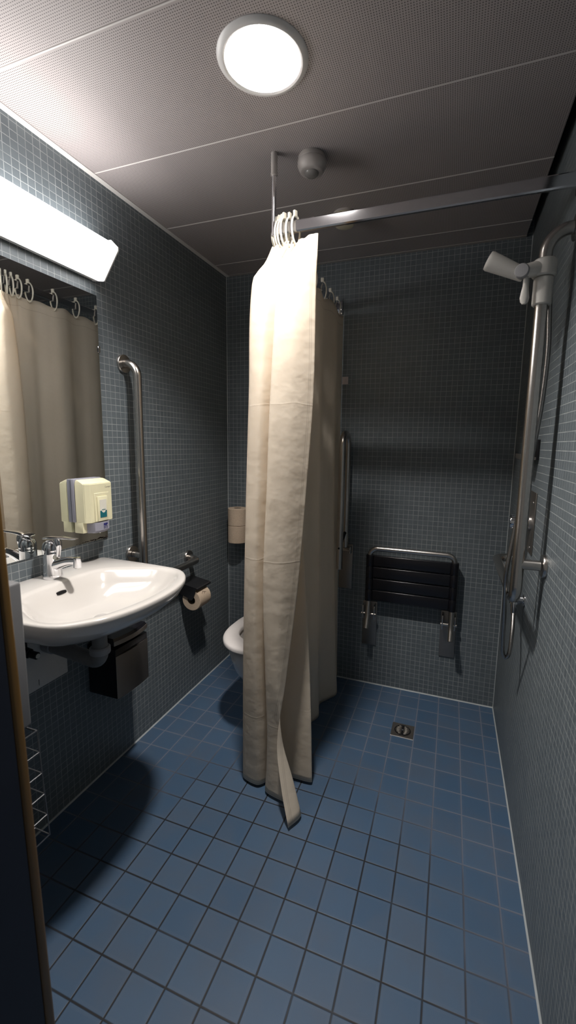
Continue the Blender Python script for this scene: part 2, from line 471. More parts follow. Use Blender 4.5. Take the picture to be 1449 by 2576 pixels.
link('side_bar', sweep([Vector((RX, RY+.0605, 0)), Vector((RX, D-.012, 0))]), 'rail', rl, angle=25)
link('rod_clamp', Cy((RX+.001, RY+.001, RZ0-.001), (RX+.001, RY+.001, RZ1+.002), .0095, bev=.001), 'chrome', rl)
link('wall_flange', B((W-.012, RY-.022, RZ0-.014), (W-.0005, RY+.022, RZ1+.014), .004), 'rail', rl)
link('wall_flange', B((RX-.022, D-.012, RZ0-.014), (RX+.022, D-.0005, RZ1+.014), .004), 'rail', rl)
rod = link('ceiling_rod', Cy((RX, RY, RZ1-.002), (RX, RY, H-.02), .0075), 'chrome', rl)
link('rod_sleeve', Lt([(0, 0), (.0105, 0), (.0105, -.056), (.0112, -.060), (.0112, -.066), (.008, -.067), (0, -.067)], (RX, RY, H-.0006)), 'sensor', rod)

# ------------------------------------------------------------------ shower curtain (one sheet, bunched at the rail's corner)
def ad(a, d): return (RX+.92*a+.39*d, RY+.39*a-.92*d)
LEV = [   # hem, panel, panel crest, tuck, left fold front, left edge, rear, inner, right fold
 (2.008, [(.142,.060),(.112,.052),(.080,.040),(.072,.028),(.045,.024),(.004,.004),(-.006,-.012),(.004,-.022),(.014,-.036)]),
 (1.95,  [(.141,.062),(.098,.064),(.050,.050),(.046,.026),(.016,.032),(-.026,.004),(-.020,-.026),(.014,-.028),(.030,-.045)]),
 (1.885, [(.139,.062),(.080,.080),(.020,.066),(.022,.024),(-.020,.044),(-.070,.000),(-.035,-.045),(.030,-.032),(.050,-.050)]),
 (1.50,  [(.138,.062),(.060,.092),(-.006,.078),(.002,.020),(-.042,.052),(-.083,.000),(-.045,-.060),(.040,-.045),(.085,-.050)]),
 (1.20,  [(.120,.066),(.050,.096),(-.016,.080),(-.006,.018),(-.050,.052),(-.092,.000),(-.050,-.060),(.040,-.045),(.105,-.045)]),
 (.85,   [(.095,.072),(.035,.098),(-.028,.078),(-.014,.016),(-.060,.050),(-.100,.000),(-.050,-.060),(.050,-.045),(.128,-.035)]),
 (.50,   [(.056,.082),(.018,.100),(-.020,.074),(-.006,.012),(-.060,.046),(-.106,-.004),(-.050,-.060),(.060,-.030),(.148,-.016)]),
 (.26,   [(.024,.114),(.042,.096),(-.012,.066),(.004,.008),(-.055,.034),(-.108,-.012),(-.050,-.060),(.070,-.020),(.158,.000)]),
 (.12,   [(.040,.166),(.082,.118),(-.012,.060),(.006,.002),(-.052,.026),(-.109,-.022),(-.045,-.066),(.070,-.020),(.162,.006)]),
 (.014,  [(.064,.215),(.110,.150),(-.016,.056),(.004,-.004),(-.052,.020),(-.110,-.030),(-.040,-.070),(.070,-.020),(.165,.012)]),
]
YB0, YB1, NB = .345, 1.048, 14
def level_pts(z):
    zs = [l[0] for l in LEV]
    z = max(min(z, zs[0]), zs[-1])
    for i in range(len(LEV)-1):
        if zs[i] >= z >= zs[i+1]: break
    t = (zs[i]-z)/(zs[i]-zs[i+1])
    # Catmull-Rom between the levels
    A = LEV[max(i-1, 0)][1]; Bq = LEV[i][1]; C = LEV[i+1][1]; E_ = LEV[min(i+2, len(LEV)-1)][1]
    pts = []
    for k in range(9):
        q = []
        for c in (0, 1):
            h0 = zs[i]-zs[i+1]
            m1 = (C[k][c]-A[k][c])/((zs[max(i-1,0)]-zs[i+1]) or 1)*h0
            m2 = (E_[k][c]-Bq[k][c])/((zs[i]-zs[min(i+2,len(LEV)-1)]) or 1)*h0
            t2, t3 = t*t, t*t*t
            q.append((2*t3-3*t2+1)*Bq[k][c]+(t3-2*t2+t)*m1+(-2*t3+3*t2)*C[k][c]+(t3-t2)*m2)
        pts.append(ad(*q))
    f = (2.008-z)/1.994
    amp = .016+.022*f
    # join to the straight run along the side bar
    out = [Vector((p[0], p[1], z)) for p in pts]
    out.append(Vector((.676+.012*f, .285+.01*f, z)))
    for k in range(NB+1):
        y = YB0+(YB1-YB0)*k/NB; t = (y-YB0)/(YB1-YB0)
        ph = 2*PI*(y-.335)/.235
        x = .668+.010*f+(.020+.055*f**3)*t**1.3*(1-.55*max(0, (t-.86)/.14)*f)+amp*(math.sin(ph)*.8+.3*math.sin(ph*.53+1.2))*(1-.4*t)
        out.append(Vector((x, y, z)))
    return out
NZ = 90; bm = bmesh.new(); uvl = bm.loops.layers.uv.new('UVMap'); rows = []
for iz in range(NZ+1):
    s = iz/NZ; z = 2.008-(2.008-.014)*s
    P = spline(level_pts(z), 9)
    n = len(P); e = math.exp(-(2.008-z)/.10)
    L = 0; row = []
    for k, p in enumerate(P):
        if k: L += (Vector((P[k].x-P[k-1].x, P[k].y-P[k-1].y))).length
        q = p.copy()
        if k < 84:                                       # gathers below the rings
            a = math.sin(k*.92)*.0065*e*min(1, k/14)
            q.x += .39*a; q.y -= .92*a
            q.z -= .020*e*min(1, max(0, (k-6)/14))*min(1, max(0, (84-k)/8))
        if k > 84:
            dz = .012*e*(0.5-.5*math.cos(2*PI*(q.y-.271)/.135))
            q.z -= dz
        row.append((bm.verts.new(q), L))
    rows.append((row, z))
for (r0, z0), (r1, z1) in zip(rows, rows[1:]):
    for k in range(len(r0)-1):
        f = bm.faces.new((r0[k][0], r0[k+1][0], r1[k+1][0], r1[k][0]))
        for lp, (u, v) in zip(f.loops, ((r0[k][1], z0), (r0[k+1][1], z0), (r1[k+1][1], z1), (r1[k][1], z1))): lp[uvl].uv = (u, v)
ct = thing('shower_curtain', 'cream cotton shower curtain bunched at the corner of the rail, hem trailing on the floor', 'curtain', (RX, RY, 0))
cu = link('cloth', bm, 'curtain', ct, angle=180)
md = cu.modifiers.new('thick', 'SOLIDIFY'); md.thickness = .0012; md.offset = 0
link('care_tag', B((.700, 1.012, 1.650), (.731, 1.0135, 1.688), .0004, 1), 'tag', ct)

# curtain rings
bm = bmesh.new(); pts = []
for k in range(28):
    a = 2*PI*k/28; pts.append((0, .0200*math.cos(a)*(1+.12*math.sin(a)), .043*math.sin(a)))
rr = [Vector(p) for p in pts]
RIN = [[bm.verts.new(rr[k]+.0036*(math.cos(2*PI*j/8)*Vector((1, 0, 0))+math.sin(2*PI*j/8)*Vector((0, rr[k].y, rr[k].z)).normalized())) for j in range(8)] for k in range(28)]
for k in range(28):
    for j in range(8):
        bm.faces.new((RIN[k][j], RIN[k][(j+1) % 8], RIN[(k+1) % 28][(j+1) % 8], RIN[(k+1) % 28][j]))
box(bm, (-.0043, -.0085, .039), (.0043, .0055, .058), .0019, 2)            # the clip on top
ring0 = link('curtain_ring', bm, 'ring', None, (0, 0, 0))
RINGC = (RZ0+RZ1)/2-.012
fx = [(.659, .256, -1.30), (.660, .232, -1.10), (.664, .211, -.95), (.6715, .198, -.80), (.680, .190, -.65), (.689, .1865, -.50), (.700, RY, -.42), (.716, RY, -.30), (.738, RY, -.38)]
lab_f = ['ivory curtain ring at the far left end of the tight bunch, turned towards the room',
  'ivory curtain ring in the tight bunch, second from its left end', 'ivory curtain ring in the tight bunch, third from its left end',
  'ivory curtain ring in the tight bunch, fourth from its left end', 'ivory curtain ring in the middle of the tight bunch on the front bar',
  'ivory curtain ring in the tight bunch, fourth from its bare-rail end', 'ivory curtain ring in the tight bunch, third from its bare-rail end',
  'ivory curtain ring in the tight bunch, second from its bare-rail end', 'ivory curtain ring ending the tight bunch, next to the bare rail']
used = False
def ring(loc, rot, lab, grp):
    global used
    o = ring0 if not used else ring0.copy()
    if used: COL.objects.link(o)
    used = True
    o.location = loc; o.rotation_euler = rot; tag(o, lab, 'ring', grp)
for (x, y, a), l in zip(fx, lab_f):
    ring((x, y, RINGC+random.uniform(-.002, .002)), (random.uniform(-.06, .06), 0, a), l, 'rings bunched at the rail corner')
lab_s = ['ivory curtain ring on the side bar just behind the bunched corner', 'ivory curtain ring on the side bar, second seen in the mirror',
  'ivory curtain ring on the side bar, third seen in the mirror', 'ivory curtain ring on the side bar, fourth seen in the mirror',
  'ivory curtain ring on the side bar, last seen at the mirror edge', 'ivory curtain ring on the side bar, second from the back wall',
  'ivory curtain ring on the side bar nearest the back wall']
for y, l in zip((.290, .343, .477, .612, .748, .884, 1.010), lab_s):
    ring((RX, y, RINGC), (random.uniform(-.05, .05), 0, PI/2+random.uniform(-.25, .25)), l, 'rings along the side bar')

# ------------------------------------------------------------------ mirror
MY0, MY1, MZ0, MZ1 = -.585, .078, .964, 1.866
mr = thing('wall_mirror', 'large frameless mirror over the washbasin, stained along its lower edge', 'mirror', (0, (MY0+MY1)/2, MZ0))
link('glass', B((.001, MY0, MZ0), (.0045, MY1, MZ1), .0008, 1), 'mirror', mr, smooth=False)
for y0, z0 in ((MY1-.006, 1.665), ):
    link('clip', B((.0008, y0, z0), (.0075, y0+.010, z0+.022), .001, 1), 'chrome', mr)
bm = bmesh.new(); random.seed(3)
for k in range(26):
    y = -.075+.145*(k/25)**.8; w = random.uniform(.004, .012); h = random.uniform(.001, .0045)*(0.4+k/25)
    z = MZ0+random.uniform(.0, .006)
    box(bm, (.0047, y, z), (.0050, y+w, z+h))
link('edge_stain', bm, 'dirt', mr)

# ------------------------------------------------------------------ soap dispenser
dx, y0, y1, z0, z1 = .074, -.086, .044, 1.050, 1.190
dp = thing('soap_dispenser', 'cream soap dispenser with a lilac base fixed at the mirror edge', 'soap dispenser', (0, -.02, 1.0))
link('back_plate', B((.005, y0-.001, z0+.002), (.021, y1-.004, 1.206), .003), 'lilac', dp)
# cover: a box whose near corner is cut back and whose top slopes to the wall
poly = [(y0+.000, .022), (y0+.004, .060), (y0+.020, dx), (y1-.012, dx), (y1, dx-.014), (y1, .022)]
bm = loft(bmesh.new(), [[(p[1]-(0 if p[1] < .03 else .0), p[0], z0) for p in poly], [(p[1], p[0], z1) for p in poly],
    [(.022 if p[1] < .03 else p[1]-.030, p[0]+(.004 if p[0] < 0 else -.004), 1.2035) for p in poly]])
bmesh.ops.bevel(bm, geom=list(bm.edges), offset=.002, segments=2, affect='EDGES')
link('cover', bm, 'cream', dp, angle=30)
link('panel', B((dx+.0002, -.052, z0+.002), (dx+.0022, .016, 1.156), .001, 1), 'cream', dp)
link('window_rim', B((dx+.0024, -.042, z0+.003), (dx+.0062, .006, 1.143), .0018, 2), 'cream', dp)
wn = link('window', B((dx+.0064, -.033, 1.066), (dx+.0070, -.002, 1.131)), 'label', dp)
link('liquid', B((dx+.0071, -.033, 1.066), (dx+.0076, -.002, 1.091)), 'teal', wn)
bm = bmesh.new()
cyl(bm, (dx+.0071, -.017, 1.092), (dx+.0079, -.017, 1.092), .009, 24)
link('label_tab', bm, 'label', wn)
bm = bmesh.new()
for k in range(5): box(bm, (dx+.0080, -.025+k*.0034, 1.0925), (dx+.0084, -.0226+k*.0034, 1.0955))
link('label_print', bm, 'teal', wn)
# thin slanted lettering on the cover
S = []
def let(oy, strokes_):
    for st in strokes_: S.append([(dx+.0006, oy+.0056*a+.0018*b, 1.172+.0075*b) for a, b in st])
let(.002, [[(0, 1), (0, 0), (.7, 0)]])
let(.0078, [[(0, .3), (.7, .35), (.45, .65), (.05, .45), (.1, 0), (.7, .1)]])
let(.0135, [[(0, .6), (.25, 0), (.7, .65)]])
let(.0190, [[(0, .3), (.7, .35), (.45, .65), (.05, .45), (.1, 0), (.7, .1)]])
let(.0247, [[(0, 0), (.1, .6)], [(.05, .4), (.3, .62), (.55, .55)]])
bm = bmesh.new()
for p in S: tube(bm, p, .00032, seg=5)
link('lettering', bm, 'ink', dp)
link('pump_block', B((.012, y0+.002, 1.014), (.050, y0+.022, z0+.004), .002), 'cream', dp)
bm = loft(bmesh.new(), [[(x_, y_, z_) for x_, y_ in ((.022, -.066), (.055, -.066), (dx+.004, -.056), (dx+.010, -.025), (dx+.004, .010), (.055, .022), (.022, .022))] for z_ in (z0-.001, 1.020)]+
    [[(x_, y_, 1.012) for x_, y_ in ((.022, -.062), (.052, -.062), (dx, -.053), (dx+.005, -.025), (dx, .006), (.052, .018), (.022, .018))]])
pb = link('push_bar', bm, 'lilac', dp, angle=30)
bm = bmesh.new(); X0 = dx+.0096
box(bm, (X0, -.022, 1.024), (X0+.0006, -.0215, 1.044)); 
for a, b, c, d in ((-.021, 1.037, -.0165, 1.044), (-.014, 1.036, -.010, 1.044), (-.0075, 1.038, -.004, 1.0445)):
    box(bm, (dx+.0085, a, b), (dx+.0104, c, d))
strokes(bm, [[(dx+.0099, -.021, 1.031), (dx+.0099, -.015, 1.034), (dx+.0099, -.008, 1.032)],
             [(dx+.0099, -.020, 1.026), (dx+.0099, -.013, 1.029), (dx+.0099, -.007, 1.026)],
             [(dx+.0094, -.005, 1.034), (dx+.0094, -.004, 1.024)]], .0006)
link('hand_symbol', bm, 'navy', pb)
link('nozzle', Lt([(0, 0), (.004, 0), (.003, -.006), (0, -.006)], (.062, -.020, 1.012)), 'label', dp)

# ------------------------------------------------------------------ washbasin
CYB, ZR = -.245, .895
def basin_ring(z, back, front, hwb, hwf, bulge, soft=False):
    """D-like closed ring: straight back edge at x=back, bowed front"""
    key = [(back, -hwb*.5), (back, 0), (back, hwb*.5), (back+.004, hwb*.96), (back+(front-back)*.18, hwb*1.0), (back+(front-back)*.60, hwf*.995),
           (back+(front-back)*.80, hwf*.93), (back+(front-back)*.93, hwf*.70), (front, hwf*.38), (front+bulge, 0),
           (front, -hwf*.38), (back+(front-back)*.93, -hwf*.70), (back+(front-back)*.80, -hwf*.93), (back+(front-back)*.60, -hwf*.995),
           (back+(front-back)*.18, -hwb*1.0), (back+.004, -hwb*.96)]
    if soft:
        L = front-back
        for i, m in ((0, -1), (2, 1)): key[i] = (back+.002, m*hwb*.40)
        key[3], key[15] = (back+L*.06, hwb*.78), (back+L*.06, -hwb*.78)
        key[4], key[14] = (back+L*.26, hwb*1.02), (back+L*.26, -hwb*1.02)
    return [Vector((p.x, CYB+p.y, z)) for p in spline([(k[0], k[1], 0) for k in key], 6, True)]
wb = thing('washbasin', 'white wall-hung washbasin with rounded front corners', 'washbasin', (0, CYB, .72))
R_ = []
R_.append(basin_ring(.776, .06, .27, .10, .105, .004))
R_.append(basin_ring(.781, .03, .325, .15, .155, .005))
R_.append(basin_ring(.800, .004, .385, .215, .203, .006))
R_.append(basin_ring(.826, .001, .435, .262, .240, .008))
R_.append(basin_ring(.854, .001, .468, .276, .264, .009))
R_.append(basin_ring(.880, .001, .483, .280, .275, .010))
R_.append(basin_ring(.8915, .001, .484, .280, .275, .010))
R_.append(basin_ring(.8955, .002, .481, .2785, .273, .010))
R_.append(basin_ring(.8965, .006, .476, .276, .269, .010))
R_.append(basin_ring(.8962, .100, .458, .215, .252, .010, True))
R_.append(basin_ring(.8940, .112, .452, .202, .246, .010, True))
R_.append(basin_ring(.886, .122, .444, .190, .237, .010, True))
R_.append(basin_ring(.858, .138, .426, .172, .214, .009, True))
R_.append(basin_ring(.828, .160, .398, .140, .176, .007, True))
R_.append(basin_ring(.806, .205, .350, .085, .105, .004, True))
R_.append(basin_ring(.800, .240, .310, .035, .040, .001, True))
link('basin', loft(bmesh.new(), R_), 'ceramic', wb, angle=70)
ov = []
for k in range(20):
    a = 2*PI*k/20; u = .017*math.cos(a); u = math.copysign(min(abs(u)*1.35, .017), u); v = .0048*math.sin(a)
    ov.append((u, v))
bm = loft(bmesh.new(), [[(.128-.0+.42*(-v)+s, CYB-.015+u, .868+v) for u, v in ov] for s in (-.006, .0075)])
link('overflow_slot', bm, 'dark', wb)
link('drain_plug', Lt([(0, .0), (.022, .0), (.023, .004), (.019, .007), (0, .008)], (.275, CYB, .7995)), 'chrome', wb)

# tap
tx, ty, tz = .057, -.222, .8962
tp = thing('basin_tap', 'chrome single-lever mixer tap on the washbasin', 'tap', (tx, ty, tz))
link('body', Lt([(0, 0), (.0295, 0), (.0305, .003), (.0290, .012), (.0265, .045), (.0262, .080), (.0268, .083), (.0262, .086), (.0268, .092), (.0265, .104), (.022, .117), (.013, .124), (0, .126)], (tx, ty, tz), seg=48), 'chrome', tp)
P = spline([(tx, ty, tz+.040), (tx+.030, ty, tz+.050), (tx+.070, ty, tz+.062), (tx+.112, ty, tz+.067)], 8)
link('spout', T(P, [.024-.0125*(i/(len(P)-1))**.6 for i in range(len(P))], seg=20, sx=1.0), 'chrome', tp)
link('aerator', Cy((tx+.108, ty, tz+.044), (tx+.108, ty, tz+.078), .0125, bev=.002), 'chrome', tp)
bm = bmesh.new()
sec = lambda x, z, w, h: [(x, ty+w*c, z+h*s_) for c, s_ in [(math.cos(2*PI*k/16), math.sin(2*PI*k/16)) for k in range(16)]]
loft(bm, [sec(tx-.022, tz+.128, .010, .002), sec(tx-.014, tz+.132, .020, .0045), sec(tx+.012, tz+.136, .020, .006), sec(tx+.050, tz+.137, .013, .0045), sec(tx+.095, tz+.137, .009, .0035), sec(tx+.112, tz+.139, .007, .002)])
lv = link('lever', bm, 'chrome', tp)
bm = bmesh.new(); Q = spline([(tx+.026, ty, tz+.134), (tx+.031, ty, tz+.118), (tx+.030, ty, tz+.094), (tx+.027, ty, tz+.074)], 6)
tube(bm, Q, [.009, .0095, .010, .010, .0105, .011, .011, .011, .011, .0105, .010, .0095, .009, .0085, .008, .008, .0078, .0075, .007][:len(Q)], seg=14)
link('lever_stem', bm, 'chrome', lv)
link('index_dot', Lt([(0, 0), (.0075, 0), (.006, .0022), (0, .003)], (tx+.0242, ty-.009, tz+.072), (1, -.5, .05)), 'label', tp)

# waste trap and stop valve under the basin
wt = thing('waste_trap', 'grey plastic waste pipe with an elbow under the washbasin', 'pipe', (.255, CYB, .66))
link('tailpipe', Cy((.262, CYB, .690), (.262, CYB, .7745), .0225), 'pipe', wt)
link('nut', Lt([(.0, 0), (.030, 0), (.031, .003), (.031, .018), (.027, .022), (0, .022)], (.262, CYB, .684), seg=28), 'grey', wt)
link('elbow', T(fillet([(.262, CYB, .686), (.262, CYB, .652), (.05, CYB+.012, .664)], .03), .0235, seg=20), 'pipe', wt)
link('wall_sleeve', Cy((.022, CYB+.0135, .6655), (.058, CYB+.0115, .6635), .0275, bev=.003), 'grey', wt)
sv = thing('stop_valve', 'small dark angle stop valve on the wall under the basin', 'valve', (.022, -.325, .68))
link('body', Cy((.0215, -.325, .685), (.062, -.325, .680), .015, bev=.003), 'dark', sv)
link('handle', Cy((.063, -.325, .6795), (.090, -.322, .677), .0115, bev=.002), 'dark', sv)
link('screw', Cy((.0902, -.322, .677), (.0915, -.322, .677), .0075), 'label', sv)
link('riser', T(fillet([(.042, -.325, .690), (.042, -.325, .765)], 0), .006), 'dark', sv)

wp = thing('wall_box', 'flat pale grey box on the wall below the washbasin', 'box', (0, -.30, .524))
link('housing', B((.0008, -.46, .524), (.021, -.157, .775), .003), 'panelg', wp)
link('latch', B((.0212, -.272, .536), (.0218, -.2705, .556)), 'ink', wp)

# ------------------------------------------------------------------ waste bin on the left wall
wbin = thing('waste_bin', 'steel and black waste bin on the wall beneath the washbasin', 'bin', (0, .038, .38))
bx, by0, by1, bz0, bz1 = .138, -.050, .126, .380, .575
link('body', B((.0005, by0, bz0), (bx-.003, by1, bz1), .003), 'black', wbin)
bm = loft(bmesh.new(), [[(bx-.002+.010*math.cos(u*PI/2)*0+.008*(1-u*u), (by0+by1)/2+u*(by1-by0)/2, z) for u in [k/6-1 for k in range(13)]]+[(bx-.0025, by1, z), (bx-.0025, by0, z)] for z in (bz0, .548)])
link('front_panel', bm, 'steel_dark', wbin)
A = [(x_, y_) for x_, y_ in [(.002, by0-.002), (.02, by0-.004), (bx-.02, by0-.004)]]
lidp = [(.002, by0-.003), (bx-.012, by0-.003)]+[(bx-.004+.013*(1-(u*u)), (by0+by1)/2+u*((by1-by0)/2+.003)) for u in [k/6-1 for k in range(13)]]+[(bx-.012, by1+.003), (.002, by1+.003)]
link('lid', loft(bmesh.new(), [[(x_, y_, .592) for x_, y_ in lidp], [(x_, y_, .606) for x_, y_ in lidp], [(.002+(x_-.002)*.94, .038+(y_-.038)*.95, .617) for x_, y_ in lidp]]), 'black', wbin, angle=30)
lip = [(bx-.003+.0145*(1-(u*u)), (by0+by1)/2+u*((by1-by0)/2+.0035)) for u in [k/6-1 for k in range(13)]]
link('lip', loft(bmesh.new(), [[(x_, y_, z) for x_, y_ in lip]+[(x_-.003, y_, z) for x_, y_ in lip[::-1]] for z in (.592, .608)]), 'steel_dark', wbin)

# ------------------------------------------------------------------ grab rail on the left wall (vertical bar running into a level bar)
gx, gy, gr = .068, .205, .0165
gb = thing('grab_rail', 'brushed steel L-shaped grab rail on the wall beside the mirror', 'grab rail', (0, gy, .75))
path = fillet([(.012, gy, 1.647), (gx, gy, 1.647), (gx, gy, .744), (gx, .612, .744), (.012, .622, .750)], [.05, .05, .035], 10)
link('bar', T(path, gr, seg=22), 'steel', gb, angle=80)
def flange(y, z, x0=0., s=1, r=.036):
    return Lt([(0, 0), (r, 0), (r, .008), (r-.0015, .0098), (gr, .0105), (0, .0105)], (x0+s*.0006, y, z), (s, 0, 0))
link('flange', flange(gy, 1.647), 'steel', gb); link('flange', flange(gy+.004, .866), 'steel', gb); link('flange', flange(.622, .750), 'steel', gb)
link('post', Cy((.014, gy+.004, .866), (gx, gy, .866), .0145), 'steel', gb)

# ------------------------------------------------------------------ toilet paper holder and its roll
th = thing('toilet_paper_holder', 'dark steel toilet paper holder with a sloping hood on the left wall', 'holder', (0, .59, .567))
hz0, hz1 = .645, .6255
link('hood', Pr([(.001, hz0), (.110, hz1), (.116, hz1-.004), (.116, hz1-.012), (.1145, hz1-.012), (.1145, hz1-.0045), (.110, hz1-.002), (.001, hz0-.002)], .524, .652, 'y'), 'hood', th, smooth=False)
link('side_plate', Pr([(.001, .643), (.112, .6225), (.094, .572), (.084, .560), (.070, .560), (.060, .570), (.001, .590)], .524, .5256, 'y'), 'hood', th, smooth=False)
link('wall_plate', B((.0008, .526, .59), (.0024, .65, .642)), 'hood', th)
link('arm', Cy((.078, .5257, .567), (.078, .640, .567), .009), 'dark', th)
def roll(name, c, axis, r, L, rc=.021):
    t_ = thing(name, '', 'toilet roll', c)
    link('paper', Lt([(rc+.0012, .0), (r-.002, 0), (r, .002), (r, L-.002), (r-.002, L), (rc+.0012, L), (rc+.0012, 0)], c, axis, seg=56), 'paper', t_)
    link('core', Lt([(rc, .0008), (rc+.0010, .0008), (rc+.0010, L-.0008), (rc, L-.0008), (rc, .0008)], c, axis, seg=36), 'core', t_)
    return t_
tr = roll('toilet_roll', (.078, .5300, .567-.0095), (0, 1, 0), .053, .100)
tr['label'] = 'unbleached toilet roll hanging under the steel hood on the left wall'
bm = bmesh.new()
strokes(bm, [[(.1215, .560, .588), (.1165, .574, .597), (.1215, .590, .588)], [(.124, .575, .583), (.120, .586, .591), (.1215, .598, .588)]], .0011)
link('torn_flap', bm, 'core', tr)

# spare rolls on an upright spindle by the back wall
hx, hy = .098, .992
sh = thing('spare_roll_holder', 'dark upright spindle holder on the back wall beside the toilet', 'holder', (hx, hy, .757))
link('tray', Cy((hx, hy, .757), (hx, hy, .7615), .030, bev=.001), 'dark', sh)
link('spindle', Cy((hx, hy, .7616), (hx, hy, .962), .011, bev=.003), 'dark', sh)
link('wall_arm', B((hx-.012, hy+.028, .752), (hx+.012, D-.0005, .766), .002), 'dark', sh)
r1 = roll('spare_toilet_roll', (hx, hy, .7622), (0, 0, 1), .057, .100)
tag(r1, 'unbleached spare toilet roll, the lower one on the upright spindle', 'toilet roll', 'spare toilet rolls')
r2 = copy_tree(r1); r2.location = (hx, hy, .8640)
tag(r2, 'unbleached spare toilet roll, the upper one on the upright spindle', 'toilet roll', 'spare toilet rolls')
r2['_o'] = (hx, hy, .864)

# ------------------------------------------------------------------ toilet
tcx, ty0 = .466, .333
to = thing('toilet', 'white wall-hung toilet behind the shower curtain', 'toilet', (tcx, .70, 0))
def egg(z, hw, yf, yb, n=48, sq=2.3):
    out = []
    for k in range(n):
        a = 2*PI*k/n; c, s = math.cos(a), math.sin(a)
        ym = yf+(yb-yf)*.44
        x = hw*math.copysign(abs(c)**(2/sq), c)
        y = ym+(-(ym-yf)*abs(s)**(2/2.0) if s < 0 else (yb-ym)*abs(s)**(2/3.2))
        out.append((tcx+x, y, z))
    return out
rings = [egg(.165, .095, .56, D-.001), egg(.172, .112, .52, D-.001), egg(.22, .136, .445, D-.001), egg(.30, .160, .385, D-.001), egg(.37, .171, .356, D-.001),
         egg(.415, .176, .345, D-.001), egg(.432, .176, .343, D-.001), egg(.434, .170, .352, D-.001)]
rings += [egg(.434, .125, .41, .74), egg(.425, .118, .42, .73), egg(.36, .105, .44, .70), egg(.27, .070, .50, .62), egg(.25, .03, .54, .58)]
link('bowl', loft(bmesh.new(), rings), 'ceramic', to, angle=60)
sr = [egg(.4365, .172, .338, .80), egg(.437, .176, .333, .805), egg(.449, .177, .332, .806), egg(.456, .172, .338, .80), egg(.458, .165, .36, .79),
      egg(.456, .120, .425, .715), egg(.449, .114, .434, .707), egg(.4365, .114, .434, .707)]
bm = bmesh.new(); loft(bm, sr+[sr[0]], False, False); bmesh.ops.remove_doubles(bm, verts=bm.verts, dist=1e-5)
link('seat', bm, 'seatw', to, angle=70)

# ------------------------------------------------------------------ folding support rail beside the toilet
fxr = .743
fr = thing('folding_support_rail', 'steel fold-up support rail standing upright on the back wall by the curtain', 'support rail', (fxr, 1.0, .543))
link('wall_plate', B((.701, D-.0075, .543), (.777, D-.0005, .795), .0015), 'steel_dark', fr)
fyf, fyr = .885, 1.005
path = [(fxr, fyf, .700)]+fillet([(fxr, fyf, .72), (fxr, fyf, 1.395), (fxr, fyr, 1.395), (fxr, fyr, .790)], .0585, 12)
link('bar', T(path, .0165, seg=20), 'steel', fr, angle=80)
hg = link('hinge', Cy((.715, 1.012, .776), (.772, 1.012, .776), .0135, bev=.002), 'steel', fr)
link('hinge_lug', B((.712, 1.004, .752), (.718, D-.0074, .792), .001), 'steel', hg)
link('hinge_lug', B((.768, 1.004, .752), (.774, D-.0074, .792), .001), 'steel', hg)
link('stop_strap', T([(fxr, fyf+.014, .825), (fxr, fyr-.014, .870)], .009, seg=10), 'black', fr)
link('screw', Cy((fxr, fyf-.0158, .812), (fxr, fyf-.0185, .812), .005), 'dark', fr)

# ------------------------------------------------------------------ shower seat (folded up)
sy_ = D-.064
ss = thing('shower_bench', 'black slatted shower seat folded up against the back wall', 'shower seat', (1.095, sy_, .235))
sxl, sxr = .884, 1.306
def pin_y(): return D-.030
path = fillet([(sxl, sy_-.052, .372), (sxl, sy_-.016, .430), (sxl, sy_, .52), (sxl, sy_, .800), (sxr, sy_, .800), (sxr, sy_, .52), (sxr, sy_-.016, .430), (sxr, sy_-.052, .372)], [.10, .12, .038, .038, .12, .10], 10)
link('frame', T(path, .0135, seg=18), 'steel', ss, angle=80)
for k in range(4):
    zt = .766-.0635*k; zb = zt-.0625
    bm = bmesh.new()
    box(bm, (sxl, sy_-.004, zb+.0015), (sxr, sy_+.012, zt-.0030), .005, 3)
    for xx in (sxl, sxr):
        lathe(bm, [(.0138, 0), (.0195, 0), (.0205, .002), (.0205, zt-zb-.006), (.0190, zt-zb-.002), (.0138, zt-zb-.002)], (xx, sy_, zb+.001), (0, 0, 1), 24)
    link('slat', bm, 'black', ss)
for px, pz in ((sxl+.001, .235), (sxr-.011, .238)):
    link('wall_plate', B((px-.0385, D-.0065, pz), (px+.0385, D-.0005, pz+.252), .001), 'steel_dark', ss)
    for e in (-1, 1): link('hinge_lug', B((px+e*.030-.003, sy_+.004, pz+.170), (px+e*.030+.003, D-.0064, pz+.244), .001), 'steel', ss)
    link('hinge_pin', Cy((px-.040, sy_+.012, pz+.196), (px+.040, sy_+.012, pz+.196), .0085, bev=.001), 'steel', ss)

# ------------------------------------------------------------------ shower rail on the right wall
px_, py_ = 1.466, .180
sr_ = thing('shower_rail', 'brushed steel shower rail on the right wall bent into a level grab bar', 'shower rail', (W, py_, .87))
path = fillet([(W-.012, py_, 1.920), (px_, py_, 1.920), (px_, py_, .874), (px_, .775, .868), (W-.012, .775, .868)], [.062, .05, .05], 12)
link('bar', T(path, .0172, seg=24), 'steel', sr_, angle=80)
for y, z in ((py_, 1.920), (py_, .992), (.775, .868)):
    link('flange', flange(y, z, W, -1, .034), 'steel', sr_)
link('post', Cy((W-.014, py_, .992), (px_+.002, py_, .992), .0155), 'steel', sr_)
